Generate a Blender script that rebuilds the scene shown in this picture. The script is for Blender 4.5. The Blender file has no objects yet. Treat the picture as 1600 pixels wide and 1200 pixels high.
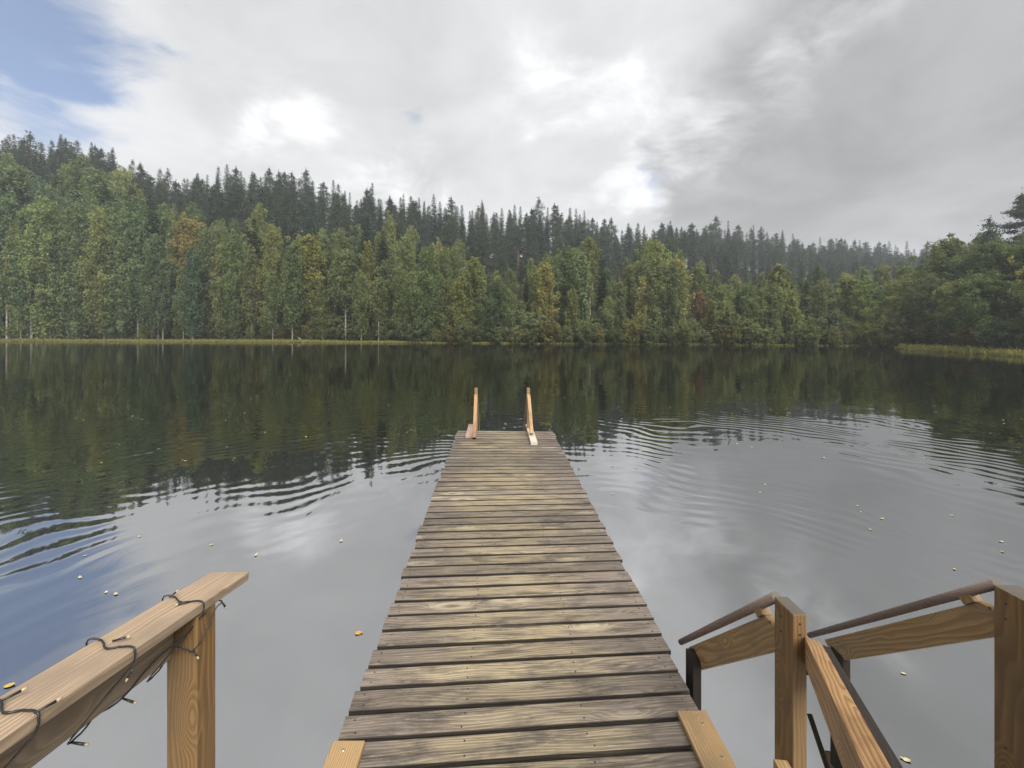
import bpy, bmesh, math, random
import numpy as np
from mathutils import Vector, Matrix

random.seed(7)
rng = np.random.default_rng(11)
S = bpy.context.scene
C = S.collection
R = math.radians

# ------------------------------------------------------------------ camera
EYE = 2.45          # eye above the water
DECK = 0.40         # deck top above the water
F = 610.0           # focal length in pixels of the 1600 wide frame
CX, CY = 777.0, 510.0
cam_d = bpy.data.cameras.new('camera')
cam = bpy.data.objects.new('camera', cam_d)
C.objects.link(cam)
cam.location = (0, 0, EYE)
cam.rotation_euler = (R(90), 0, 0)
cam_d.sensor_width = 36.0
cam_d.lens = F * 36.0 / 1600.0
cam_d.shift_x = (800 - CX) / 1600.0
cam_d.shift_y = -(600 - CY) / 1600.0
cam_d.clip_start = 0.05
cam_d.clip_end = 5000
S.camera = cam

# ------------------------------------------------------------------ node helper
class G:
    def __init__(self, nt):
        self.nt = nt
        nt.nodes.clear()
    def n(self, t, ins=None, out=0, **props):
        nd = self.nt.nodes.new(t)
        for k, v in props.items():
            setattr(nd, k, v)
        for k, v in (ins or {}).items():
            s = nd.inputs[k]
            if isinstance(v, bpy.types.NodeSocket):
                self.nt.links.new(v, s)
            else:
                s.default_value = (*v, 1) if s.type == 'RGBA' and len(v) == 3 else v
        return nd.outputs[out] if len(nd.outputs) else nd
    def m(self, op, a, b=0.0, c=None, clamp=False):
        ins = {0: a, 1: b}
        if c is not None:
            ins[2] = c
        return self.n('ShaderNodeMath', ins, operation=op, use_clamp=clamp)
    def v(self, op, a, b=(0, 0, 0)):
        out = 1 if op in ('LENGTH', 'DISTANCE', 'DOT_PRODUCT') else 0
        return self.n('ShaderNodeVectorMath', {0: a, 1: b}, out=out, operation=op)
    def rng(self, v, a, b, c=0.0, d=1.0, smooth=True):
        return self.n('ShaderNodeMapRange', {0: v, 1: a, 2: b, 3: c, 4: d},
                      interpolation_type='SMOOTHSTEP' if smooth else 'LINEAR')
    def mix(self, f, a, b, bt='MIX'):
        nd = self.nt.nodes.new('ShaderNodeMix')
        nd.data_type = 'RGBA'
        nd.blend_type = bt
        nd.clamp_factor = True
        for s, v in ((nd.inputs[0], f), (nd.inputs[6], a), (nd.inputs[7], b)):
            if isinstance(v, bpy.types.NodeSocket):
                self.nt.links.new(v, s)
            else:
                s.default_value = v if not isinstance(v, tuple) else (*v, 1)[:4]
        return nd.outputs[2]
    def noise(self, vec, scale, detail=4.0, rough=0.5, dist=0.0, out=0):
        return self.n('ShaderNodeTexNoise', {'Vector': vec, 'Scale': scale, 'Detail': detail,
                                             'Roughness': rough, 'Distortion': dist}, out=out)
    def xyz(self, x, y, z):
        return self.n('ShaderNodeCombineXYZ', {0: x, 1: y, 2: z})
    def sep(self, v):
        nd = self.nt.nodes.new('ShaderNodeSeparateXYZ')
        self.nt.links.new(v, nd.inputs[0])
        return nd.outputs

HAZE = 0.0009
# ------------------------------------------------------------------ sky and sun
SUN_EL, SUN_AZ = R(50), R(158)      # high behind the camera, to the right, veiled by cloud
W = bpy.data.worlds.new('World')
S.world = W
W.use_nodes = True
g = G(W.node_tree)
d = g.n('ShaderNodeTexCoord', out=0)
d = g.v('NORMALIZE', d)
dx, dy, dz = g.sep(d)
zz = g.m('ADD', g.m('MAXIMUM', dz, 0.0), 0.27)
p = g.xyz(g.m('DIVIDE', dx, zz), g.m('DIVIDE', dy, zz), 0.0)
warp = g.noise(p, 1.1, 3.0, 0.5, out=1)
pw = g.v('ADD', p, g.v('SCALE', g.v('SUBTRACT', warp, (.5, .5, .5))))
nd = pw.node.inputs[1].links[0].from_node
nd.inputs[3].default_value = 0.7
n_big = g.noise(pw, 0.75, 6.0, 0.52)
n_mid = g.noise(pw, 2.1, 7.0, 0.56)
n_fine = g.noise(pw, 5.5, 6.0, 0.6)
def px_dir(x, y):
    return Vector(((x - CX) / F, 1.0, (CY - y) / F)).normalized()
dw = g.v('SUBTRACT', g.noise(pw, 1.6, 6.0, 0.58, out=1), (.5, .5, .5))
dw = g.v('SCALE', dw)
dw.node.inputs[3].default_value = 0.42
dw = g.v('NORMALIZE', g.v('ADD', d, dw))
def blob(x, y, deg):
    """a cloud feature around one point of the sky: 1 in its middle, 0 at that many degrees, then negative"""
    v = g.v('DOT_PRODUCT', dw, tuple(px_dir(x, y)))
    ang = g.m('ARCCOSINE', g.m('MINIMUM', v, 0.99999))
    return g.m('MAXIMUM', g.m('SUBTRACT', 1.0, g.m('DIVIDE', ang, R(deg))), -1.0)
def union(lst):
    b = None
    for q in lst:
        q = blob(*q)
        b = q if b is None else g.m('MAXIMUM', b, q)
    return b
SKYGAIN = 0.70
val = g.m('ADD', g.rng(n_big, 0.3, 0.7, 0.56, 0.78), g.m('MULTIPLY', g.m('SUBTRACT', n_mid, 0.5), 0.42))
val = g.m('ADD', val, g.m('MULTIPLY', g.m('SUBTRACT', n_fine, 0.5), 0.10))
dark = union([(1330, 240, 22), (1150, 310, 13), (1550, 100, 26), (1480, 270, 15)])
dark = g.rng(g.m('ADD', dark, g.m('MULTIPLY', g.m('SUBTRACT', n_big, 0.5), 0.8)), 0.0, 0.42)
val = g.m('ADD', g.m('MULTIPLY', val, g.m('SUBTRACT', 1.0, dark)),
          g.m('MULTIPLY', dark, g.rng(n_mid, 0.3, 0.7, 0.31, 0.43)))
nn = g.m('SUBTRACT', g.m('ADD', g.m('MULTIPLY', n_fine, 0.45), g.m('MULTIPLY', n_mid, 0.55)), 0.5)
def patch(lst, amp, lo, hi):
    return g.rng(g.m('ADD', union(lst), g.m('MULTIPLY', nn, amp)), lo, hi)
bright = patch([(920, 175, 15), (450, 195, 8), (385, 205, 6), (1080, 235, 9), (640, 290, 9), (960, 310, 10),
                (860, 100, 10), (1290, 50, 9), (1200, 120, 8)], 2.8, 0.3, 1.6)
val = g.m('ADD', val, g.m('MULTIPLY', bright, 0.44))
lowlight = g.m('MULTIPLY', g.rng(dz, 0.02, 0.32, 1.0, 0.0), 0.14)
val = g.m('ADD', val, lowlight)
val = g.m('MULTIPLY', val, SKYGAIN)
blue = g.m('MAXIMUM', patch([(25, 60, 11), (80, 150, 8), (-60, 10, 14)], 3.4, 0.2, 1.05), patch([(640, 170, 3.6), (1000, 290, 4.0)], 2.6, 0.35, 1.7))
sky = g.n('ShaderNodeTexSky', sky_type='NISHITA', sun_disc=False, sun_elevation=SUN_EL, sun_rotation=SUN_AZ)
cloud = g.mix(1.0, g.n('ShaderNodeCombineColor', {0: val, 1: val, 2: val}), (1.0, 1.005, 1.02), 'MULTIPLY')
STR = 0.1
cloud10 = g.v('SCALE', cloud)
cloud10.node.inputs[3].default_value = 1.0 / STR
skyb = g.v('SCALE', sky)
skyb.node.inputs[3].default_value = 0.8
blend = g.mix(g.m('MULTIPLY', blue, 0.80), cloud10, g.v('MULTIPLY', skyb, (0.72, 0.93, 1.16)))
bg = g.n('ShaderNodeBackground', {'Color': blend, 'Strength': STR})
g.n('ShaderNodeOutputWorld', {'Surface': bg})

sun_d = bpy.data.lights.new('sun', 'SUN')
sun_d.energy = 3.6
sun_d.angle = R(40)
sun_d.color = (1.0, 0.95, 0.87)
sun = bpy.data.objects.new('sun', sun_d)
C.objects.link(sun)
sd = Vector((math.sin(SUN_AZ) * math.cos(SUN_EL), math.cos(SUN_AZ) * math.cos(SUN_EL), math.sin(SUN_EL)))
sun.rotation_euler = (-sd).to_track_quat('-Z', 'Y').to_euler()
S.view_settings.view_transform = 'Standard'
S.view_settings.look = 'None'
S.view_settings.exposure = 0.78
S.view_settings.gamma = 1.0
S.view_settings.use_curve_mapping = False
S.cycles.max_bounces = 6
S.cycles.diffuse_bounces = 3
S.cycles.glossy_bounces = 3
S.cycles.transmission_bounces = 4
S.cycles.volume_bounces = 0
S.cycles.caustics_reflective = False
S.cycles.use_denoising = True

# ------------------------------------------------------------------ object helpers
def tag(o, label=None, cat=None, group=None, kind=None):
    for k, v in (('label', label), ('category', cat), ('group', group), ('kind', kind)):
        if v:
            o[k] = v
    return o
def link(o, parent=None):
    C.objects.link(o)
    if parent is not None:
        o.parent = parent
    return o
def thing(name, loc, label, cat, group=None):
    o = bpy.data.objects.new(name, None)
    o.empty_display_size = 0.1
    o.location = loc
    link(o)
    return tag(o, label, cat, group)
def np_mesh(name, verts, faces, mat, tint=None, smooth=False):
    """faces: list of int arrays (n,k)"""
    me = bpy.data.meshes.new(name)
    verts = np.asarray(verts, np.float32)
    me.vertices.add(len(verts))
    me.vertices.foreach_set('co', verts.ravel())
    faces = [np.asarray(f, np.int32) for f in faces if len(f)]
    loops = np.concatenate([f.ravel() for f in faces])
    tot = np.concatenate([np.full(len(f), f.shape[1], np.int32) for f in faces])
    start = np.concatenate([[0], np.cumsum(tot)[:-1]]).astype(np.int32)
    me.loops.add(len(loops))
    me.loops.foreach_set('vertex_index', loops)
    me.polygons.add(len(tot))
    me.polygons.foreach_set('loop_start', start)
    me.polygons.foreach_set('loop_total', tot)
    if smooth:
        me.polygons.foreach_set('use_smooth', np.ones(len(tot), bool))
    me.update(calc_edges=True)
    if tint is not None:
        a = me.attributes.new('tint', 'FLOAT', 'FACE')
        a.data.foreach_set('value', np.asarray(tint, np.float32))
    if mat:
        me.materials.append(mat)
    return me
def bm_mesh(name, bm, mat, smooth=False):
    me = bpy.data.meshes.new(name)
    bm.normal_update()
    bm.to_mesh(me)
    bm.free()
    if smooth:
        for q in me.polygons:
            q.use_smooth = True
    me.materials.append(mat)
    return me
def tube(pts, rads, sides=8, cap=True):
    """swept tube, returns verts, quads"""
    pts = [Vector(q) for q in pts]
    V, Q = [], []
    up = Vector((0.13, 0.21, 1)).normalized()
    n = len(pts)
    for i, q in enumerate(pts):
        t = (pts[min(i + 1, n - 1)] - pts[max(i - 1, 0)])
        if t.length < 1e-9:
            t = Vector((0, 0, 1))
        t.normalize()
        a = t.cross(up)
        if a.length < 1e-3:
            a = t.cross(Vector((1, 0, 0)))
        a.normalize()
        b = t.cross(a)
        for k in range(sides):
            an = 2 * math.pi * k / sides
            V.append(q + (a * math.cos(an) + b * math.sin(an)) * rads[i])
    for i in range(n - 1):
        for k in range(sides):
            k2 = (k + 1) % sides
            Q.append((i * sides + k, i * sides + k2, (i + 1) * sides + k2, (i + 1) * sides + k))
    return V, Q

# camera-space shorthand: x to the right, y up from the eye, z away  ->  world
def P(x, y, z):
    return Vector((x, z, EYE + y))
def on_plane(px, py, height):
    """world point seen at a pixel on a level plane at that height"""
    z = F * (EYE - height) / (py - CY)
    return Vector(((px - CX) / F * z, z, height))

def beam(name, a, b, w, t, mat, parent, up=(0, 0, 1), bevel=0.003, seg=1, rough=0.0, cut=None, ends=None):
    """squared timber from a to b; w across, t along up. Local X runs with the grain."""
    a, b = Vector(a), Vector(b)
    L = (b - a).length
    X = (b - a).normalized()
    U = Vector(up)
    Zv = (U - X * U.dot(X)).normalized()
    Yv = Zv.cross(X)
    bm = bmesh.new()
    bmesh.ops.create_cube(bm, size=1.0)
    for v in bm.verts:
        v.co = Vector((v.co.x * L, v.co.y * w, v.co.z * t))
    if cut:                       # shear of the ends (start, end): shift along X per unit of z
        for v in bm.verts:
            v.co.x += (cut[0] if v.co.x < 0 else cut[1]) * v.co.z
    if bevel:
        bmesh.ops.bevel(bm, geom=list(bm.edges), offset=bevel, segments=2, affect='EDGES', profile=0.6)
    if seg > 1:
        for k in range(1, seg):
            bmesh.ops.bisect_plane(bm, geom=bm.verts[:] + bm.edges[:] + bm.faces[:],
                                   plane_co=(-L / 2 + L * k / seg, 0, 0), plane_no=(1, 0, 0))
    if rough:
        ph = [random.uniform(0, 6.28) for _ in range(6)]
        for v in bm.verts:
            s = v.co.x / L * 6.28
            sg = 1 if v.co.y > 0 else -1
            v.co.y += rough * (math.sin(s * .8 + ph[0]) + .5 * math.sin(s * 2.3 + ph[1 + (sg > 0)]))
            v.co.z += rough * .7 * (math.sin(s * .6 + ph[3]) + sg * .5 * math.sin(s * 1.1 + ph[4]))
    if ends is None and mat in (M_NEW, M_POST, M_CAP, M_ORANGE, M_GREYW):
        ends = M_END
    if ends:
        bm.normal_update()
        for f in bm.faces:
            if abs(f.normal.x) > .75:
                f.material_index = 1
    me_ = bm_mesh(name, bm, mat)
    if ends:
        me_.materials.append(ends)
    o = bpy.data.objects.new(name, me_)
    M = Matrix((X, Yv, Zv)).transposed().to_4x4()
    M.translation = (a + b) / 2
    link(o, parent)
    if parent is not None:
        off = Vector((0, 0, 0))
        q = parent
        chain = []
        while q is not None:
            chain.append(q)
            q = q.parent
        PM = Matrix.Identity(4)
        for q in reversed(chain):
            PM = PM @ q.matrix_basis
        M = PM.inverted() @ M
    o.matrix_basis = M
    return o
def pipe(name, pts, rad, mat, parent, sides=12, origin=None, smooth=True):
    """round bar through world points; origin = the parent's world location"""
    og = Vector(origin) if origin is not None else Vector((0, 0, 0))
    pts = [Vector(q) - og for q in pts]
    rads = rad if isinstance(rad, (list, tuple)) else [rad] * len(pts)
    V, Q = tube(pts, rads, sides)
    bm = bmesh.new()
    vs = [bm.verts.new(v) for v in V]
    for q in Q:
        bm.faces.new([vs[i] for i in q])
    bm.faces.new(vs[:sides][::-1])
    bm.faces.new(vs[-sides:])
    bmesh.ops.recalc_face_normals(bm, faces=bm.faces[:])
    for f in bm.faces:
        if len(f.verts) > 4 and mat == M_POLE:
            f.material_index = 1
    me = bm_mesh(name, bm, mat)
    if mat == M_POLE:
        me.materials.append(M_END)
    if smooth:
        for f in me.polygons:
            f.use_smooth = len(f.vertices) == 4
    return link(bpy.data.objects.new(name, me), parent)

# ------------------------------------------------------------------ materials
def material(name):
    m = bpy.data.materials.new(name)
    m.use_nodes = True
    return m, G(m.node_tree)
def principled(g, col, rough, normal=None, spec=0.5, extra=None):
    ins = {'Base Color': col, 'Roughness': rough, 'Specular IOR Level': spec}
    if normal is not None:
        ins['Normal'] = normal
    ins.update(extra or {})
    b = g.n('ShaderNodeBsdfPrincipled', ins)
    g.n('ShaderNodeOutputMaterial', {'Surface': b})
    return b
def wood(name, light, dark, ring=70.0, knot=(0.16, 0.09, 0.04), rough=0.6, weather=0.0, grey=(0.3, 0.27, 0.24), contrast=1.0):
    m, g = material(name)
    oc = g.n('ShaderNodeTexCoord', out=3)
    oi = g.nt.nodes.new('ShaderNodeObjectInfo')
    rnd = oi.outputs['Random']
    off = g.xyz(g.m('MULTIPLY', rnd, 37.0), g.m('MULTIPLY', rnd, 3.1), g.m('MULTIPLY', rnd, 1.7))
    c = g.v('ADD', oc, off)
    x, y, z = g.sep(c)
    lo = g.xyz(g.m('MULTIPLY', x, 1.3), g.m('MULTIPLY', y, 7), g.m('MULTIPLY', z, 7))
    wob = g.noise(lo, 1.0, 2.0, 0.5)
    # knots: cells stretched along the grain, bending the rings round them
    kv = g.n('ShaderNodeTexVoronoi', {'Vector': g.xyz(g.m('MULTIPLY', x, 2.6), g.m('MULTIPLY', y, 7.5), g.m('MULTIPLY', z, 7.5)), 'Scale': 1.0, 'Randomness': 1.0}, out=0)
    kn = g.rng(kv, 0.05, 0.42, 1.0, 0.0)
    r_ = g.v('LENGTH', g.xyz(0.0, g.m('ADD', g.m('MULTIPLY', y, 1.0), -1.6), g.m('ADD', z, -0.86)))
    ph = g.m('ADD', g.m('MULTIPLY', r_, ring * 1.6), g.m('MULTIPLY', wob, 7.0))
    ph = g.m('ADD', ph, g.m('MULTIPLY', kn, 5.0))
    saw = g.m('FRACT', ph)
    grain = g.m('MULTIPLY', g.rng(saw, 0.0, 0.75), g.rng(saw, 0.82, 1.0, 1.0, 0.0))
    fib = g.noise(g.xyz(g.m('MULTIPLY', x, 5.0), g.m('MULTIPLY', y, 240), g.m('MULTIPLY', z, 240)), 1.0, 3.0, 0.6)
    k = g.m('ADD', g.m('MULTIPLY', grain, 0.62 * contrast), g.m('MULTIPLY', g.m('SUBTRACT', fib, 0.42), 0.8), clamp=True)
    col = g.mix(k, light, dark)
    core = g.rng(kv, 0.07, 0.13, 1.0, 0.0)
    col = g.mix(g.m('MULTIPLY', core, 0.85), col, knot)
    blot = g.noise(g.v('MULTIPLY', c, (3.0, 6.0, 6.0)), 1.0, 5.0, 0.6)
    col = g.mix(g.rng(blot, 0.48, 0.72, 0.0, 0.6), col, tuple(q * 0.55 for q in dark))
    if weather:
        col = g.mix(g.m('MULTIPLY', g.rng(g.m('ADD', g.m('MULTIPLY', blot, .5), g.m('MULTIPLY', fib, .5)), 0.36, 0.6), weather), col, grey)
    v_ = g.rng(rnd, 0, 1, 0.86, 1.12, False)
    col = g.v('MULTIPLY', col, g.xyz(v_, v_, v_))
    h = g.m('ADD', g.m('MULTIPLY', k, -0.5), g.m('MULTIPLY', fib, 0.6))
    bump = g.n('ShaderNodeBump', {'Height': h, 'Strength': 0.35, 'Distance': 0.002})
    principled(g, col, g.rng(fib, 0.2, 0.8, rough - 0.08, rough + 0.12), bump, 0.35)
    return m
M_NEW = wood('pine_timber', (0.37, 0.235, 0.105), (0.165, 0.09, 0.034), 60, contrast=1.1, weather=.45, grey=(.26,.20,.125))
M_POST = wood('post_timber', (0.25, 0.145, 0.056), (0.105, 0.056, 0.021), 48, contrast=1.1, weather=.5, grey=(.175,.125,.072))
M_ORANGE = wood('fresh_timber', (0.43, 0.262, 0.118), (0.18, 0.078, 0.028), 56, rough=0.5, contrast=1.0)
M_CAP = wood('rail_timber', (0.45, 0.335, 0.225), (0.17, 0.108, 0.064), 55, weather=0.65, grey=(0.27, 0.21, 0.155), contrast=1.1)
M_GREYW = wood('grey_timber', (0.29, 0.225, 0.15), (0.13, 0.095, 0.062), 55, weather=0.6, grey=(0.24, 0.195, 0.15))
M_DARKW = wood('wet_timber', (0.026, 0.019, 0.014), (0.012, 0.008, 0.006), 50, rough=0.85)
M_PINK = wood('pinkish_timber', (0.46, 0.33, 0.27), (0.32, 0.21, 0.16), 50)
M_PALE = wood('pale_timber', (0.60, 0.54, 0.44), (0.36, 0.30, 0.22), 50, weather=0.5, grey=(0.6, 0.57, 0.5))
M_POLE = wood('stripped_pole', (0.20, 0.135, 0.10), (0.085, 0.054, 0.04), 40, rough=0.6, weather=0.6, grey=(0.20, 0.165, 0.145))
M_END = wood('end_grain', (0.12, 0.105, 0.085), (0.05, 0.04, 0.03), 160, rough=0.8, weather=0.4, grey=(0.14, 0.135, 0.125))

def deck_material():
    m, g = material('weathered_deck')
    oc = g.n('ShaderNodeTexCoord', out=3)
    oi = g.nt.nodes.new('ShaderNodeObjectInfo')
    rnd = oi.outputs['Random']
    r2 = g.m('FRACT', g.m('MULTIPLY', rnd, 17.31))
    off = g.xyz(g.m('MULTIPLY', rnd, 91.0), g.m('MULTIPLY', rnd, 13.1), g.m('MULTIPLY', rnd, 7.7))
    c = g.v('ADD', oc, off)
    x, y, z = g.sep(c)
    ox = g.sep(oc)[0]
    oy = g.sep(oc)[1]
    wob = g.noise(g.xyz(g.m('MULTIPLY', x, 1.1), g.m('MULTIPLY', y, 5), 0.0), 1.0, 2.0, 0.5)
    kn = g.nt.nodes.new('ShaderNodeTexVoronoi')
    g.nt.links.new(g.xyz(g.m('MULTIPLY', x, 1.25), g.m('MULTIPLY', y, 5.0), 0.0), kn.inputs['Vector'])
    kn.inputs['Scale'].default_value = 1.0
    kd = kn.outputs[0]
    kb = g.rng(kd, 0.03, 0.35, 1.0, 0.0)
    ph = g.m('ADD', g.m('ADD', g.m('MULTIPLY', g.m('ADD', y, z), 62.0), g.m('MULTIPLY', wob, 9.0)), g.m('MULTIPLY', kb, 4.5))
    saw = g.m('FRACT', ph)
    grain = g.m('MULTIPLY', g.rng(saw, 0.0, 0.7), g.rng(saw, 0.8, 1.0, 1.0, 0.0))
    fib = g.noise(g.xyz(g.m('MULTIPLY', x, 4.0), g.m('MULTIPLY', y, 190), g.m('MULTIPLY', z, 60)), 1.0, 4.0, 0.65)
    streak = g.noise(g.xyz(g.m('MULTIPLY', x, 2.4), g.m('MULTIPLY', y, 30), 0.0), 1.0, 5.0, 0.62)
    patchn = g.noise(g.xyz(g.m('MULTIPLY', x, 2.0), g.m('MULTIPLY', y, 5), 0.0), 1.0, 5.0, 0.6)
    fine = g.noise(c, 90.0, 3.0, 0.6)
    # worn tan walkway in the middle, grey-violet weathering to the edges
    mid = g.m('SUBTRACT', 1.0, g.m('POWER', g.m('DIVIDE', g.m('ABSOLUTE', g.m('ADD', ox, 0.05)), 0.86), 2.0), clamp=True)
    wear = g.m('ADD', g.m('MULTIPLY', mid, 0.62), g.m('MULTIPLY', g.m('SUBTRACT', patchn, 0.5), 1.7))
    wear = g.m('ADD', wear, g.m('MULTIPLY', g.m('SUBTRACT', r2, 0.5), 0.35))
    wear = g.rng(wear, 0.12, 0.75)
    col = g.mix(wear, (0.205, 0.170, 0.142), (0.325, 0.268, 0.170))
    col = g.mix(g.rng(g.m('ADD', g.m('MULTIPLY', streak, .6), g.m('MULTIPLY', fib, .4)), 0.45, 0.63), col, (0.074, 0.060, 0.048))
    col = g.mix(g.m('MULTIPLY', grain, 0.5), col, (0.085, 0.064, 0.045))
    # grey-black mildew patches and pale flecks
    mild = g.noise(g.xyz(g.m('MULTIPLY', x, 3.0), g.m('MULTIPLY', y, 9), 3.3), 1.0, 6.0, 0.68)
    col = g.mix(g.rng(mild, 0.50, 0.68, 0.0, 0.66), col, (0.042, 0.037, 0.035))
    pale = g.noise(g.xyz(g.m('MULTIPLY', x, 7.0), g.m('MULTIPLY', y, 60), 9.1), 1.0, 5.0, 0.7)
    col = g.mix(g.rng(pale, 0.56, 0.72, 0.0, 0.5), col, (0.42, 0.36, 0.25))
    core = g.rng(kd, 0.035, 0.09, 1.0, 0.0)
    ringk = g.m('MULTIPLY', g.rng(kd, 0.05, 0.11), g.rng(kd, 0.14, 0.25, 1.0, 0.0))
    col = g.mix(g.m('MULTIPLY', core, 0.6), col, (0.09, 0.065, 0.045))
    col = g.mix(g.m('MULTIPLY', g.m('MULTIPLY', ringk, g.rng(fib, .35, .6)), 0.7), col, (0.42, 0.36, 0.25))
    # shade of the gaps, painted near-black onto the plank arrises
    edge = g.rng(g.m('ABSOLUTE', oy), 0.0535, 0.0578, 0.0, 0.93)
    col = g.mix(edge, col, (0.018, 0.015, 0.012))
    v_ = g.rng(rnd, 0, 1, 0.78, 1.16, False)
    col = g.v('MULTIPLY', col, g.xyz(v_, v_, v_))
    h = g.m('ADD', g.m('ADD', g.m('MULTIPLY', fib, 0.8), g.m('MULTIPLY', streak, 0.8)), g.m('MULTIPLY', grain, -0.5))
    bump = g.n('ShaderNodeBump', {'Height': h, 'Strength': 0.6, 'Distance': 0.004})
    principled(g, col, g.rng(fib, 0.2, 0.8, 0.5, 0.75), bump, 0.4)
    return m
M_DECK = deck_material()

def simple(name, col, rough=0.6, metal=0.0, extra=None):
    m, g = material(name)
    n_ = g.noise(g.n('ShaderNodeTexCoord', out=3), 60.0, 3.0)
    c = g.mix(g.rng(n_, 0.3, 0.7), tuple(q * 0.8 for q in col), tuple(min(1, q * 1.15) for q in col))
    e = {'Metallic': metal}
    e.update(extra or {})
    principled(g, c, rough, None, 0.5, e)
    return m
M_CABLE = simple('black_cable', (0.012, 0.013, 0.014), 0.45)
M_BULB = simple('bulb_plastic', (0.50, 0.43, 0.26), 0.15, 0.0, {'Transmission Weight': 0.35})
M_SCREW = simple('screw_metal', (0.42, 0.38, 0.30), 0.35, 0.9)
M_RUST = simple('dark_screw', (0.035, 0.028, 0.024), 0.6, 0.3)

def foliage(name, transl=0.35, yellow=0.16, gain=1.0):
    m, g = material(name)
    oi = g.nt.nodes.new('ShaderNodeObjectInfo')
    t = g.n('ShaderNodeAttribute', attribute_name='tint', out=2)
    oc = g.n('ShaderNodeTexCoord', out=3)
    cl = g.noise(g.v('ADD', oc, g.xyz(g.m('MULTIPLY', oi.outputs['Random'], 50.0), 0.0, 0.0)), 0.45, 2.0)
    br = g.m('MULTIPLY', g.rng(t, 0, 1, 0.62, 1.38, False), gain)
    col = g.v('MULTIPLY', oi.outputs['Color'], g.xyz(br, br, br))
    yl = g.m('MULTIPLY', g.rng(g.m('ADD', cl, g.m('MULTIPLY', t, 0.25)), 0.58, 0.85), yellow)
    col = g.mix(yl, col, (0.25, 0.215, 0.06))
    a = g.n('ShaderNodeBsdfDiffuse', {'Color': col})
    b = g.n('ShaderNodeBsdfTranslucent', {'Color': g.v('MULTIPLY', col, (1.1, 1.15, 0.7))})
    mx = g.n('ShaderNodeMixShader', {0: transl, 1: a, 2: b})
    g.n('ShaderNodeOutputMaterial', {'Surface': mx})
    return m
M_LEAF = foliage('broad_leaves', 0.42, 0.13, 1.25)
M_NEEDLE = foliage('needles', 0.15, 0.06)
M_GRASS = foliage('sedge_grass', 0.3, 0.4)

def bark(name, c1, c2, scale, band=False):
    m, g = material(name)
    oc = g.n('ShaderNodeTexCoord', out=3)
    sc = (1.2, 1.2, 6.0) if band else (5.0, 5.0, 1.0)
    n_ = g.noise(g.v('MULTIPLY', oc, sc), scale, 5.0, 0.65)
    principled(g, g.mix(g.rng(n_, 0.46, 0.62), c1, c2), 0.85, None, 0.2)
    return m
M_BIRCH = bark('birch_bark', (0.36, 0.335, 0.295), (0.10, 0.085, 0.07), 0.9, True)
M_BIRCHD = bark('grey_birch_bark', (0.24, 0.22, 0.19), (0.09, 0.075, 0.06), 0.9, True)
M_BARK = bark('dark_bark', (0.10, 0.075, 0.058), (0.05, 0.038, 0.03), 1.5)
M_PINEB = bark('pine_bark', (0.19, 0.10, 0.06), (0.085, 0.055, 0.04), 1.2)

# ------------------------------------------------------------------ terrain
def lerp_tab(tab):
    xs = np.array([q[0] for q in tab], float)
    ys = np.array([q[1] for q in tab], float)
    return lambda x: np.interp(x, xs, ys)
# bearings are given as the picture column each bearing falls on; distances in metres
shore = lerp_tab([(-700, 40), (-250, 62), (0, 63.6), (400, 61), (777, 55.4), (1100, 51.5), (1250, 49), (1385, 46.9),
                  (1412, 42.0), (1500, 36.5), (1600, 31.1), (1800, 25), (2200, 18)])
ridge_d = lerp_tab([(-700, 90), (-200, 92), (0, 96), (250, 104), (500, 114), (777, 132), (960, 146), (1150, 160), (1350, 176), (1500, 170), (1700, 150), (2200, 120)])
sky_y = lerp_tab([(-700, 230), (-150, 215), (0, 212), (60, 211), (110, 222), (160, 224), (205, 258), (250, 272), (330, 262), (400, 268), (450, 266), (500, 280),
                  (560, 294), (620, 296), (650, 300), (700, 316), (760, 314), (850, 320), (920, 335), (960, 348), (1000, 358),
                  (1050, 345), (1150, 346), (1200, 362), (1270, 372), (1350, 382), (1430, 386), (1500, 384), (1700, 380), (2200, 370)])
birch_y = lerp_tab([(-700, 270), (-150, 268), (0, 258), (130, 262), (190, 290), (290, 330), (350, 328), (420, 345), (480, 362), (560, 345),
                    (640, 358), (690, 380), (740, 398), (800, 425), (850, 405), (890, 380), (930, 382), (960, 440), (1000, 378), (1060, 376),
                    (1100, 405), (1140, 438), (1200, 428), (1300, 424), (1400, 418), (1440, 398), (1500, 372), (1600, 372), (1800, 340), (2200, 320)])
RT = 19.0
def ridge_h(c):
    return (CY - sky_y(c)) / F * ridge_d(c) + EYE - RT
def ground_h(X, Y):
    X = np.asarray(X, float)
    Y = np.asarray(Y, float)
    Ys = np.maximum(Y, 1.0)
    c = CX + F * X / Ys
    s = shore(c)
    r = ridge_d(c)
    t = (Ys - s - 2.5) / (r - s - 2.5)
    hill = ridge_h(c) * np.clip(t, 0, 1) ** 1.12
    over = np.clip(t - 1.0, 0, 5)
    hill = hill * (1 - 0.25 * np.clip(over, 0, 1)) 
    bank = np.clip((Ys - s) / 1.2, -1, 1)
    h = hill + np.where(bank > 0, 0.22 * bank, 0.8 * bank)
    h += 0.5 * np.sin(X * 0.31 + 1.3) * np.sin(Ys * 0.27) * np.clip(t * 6, 0, 1)
    deep = np.clip((s - Ys) / 6.0, 0, 1)
    h -= deep * 1.5
    return h
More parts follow.
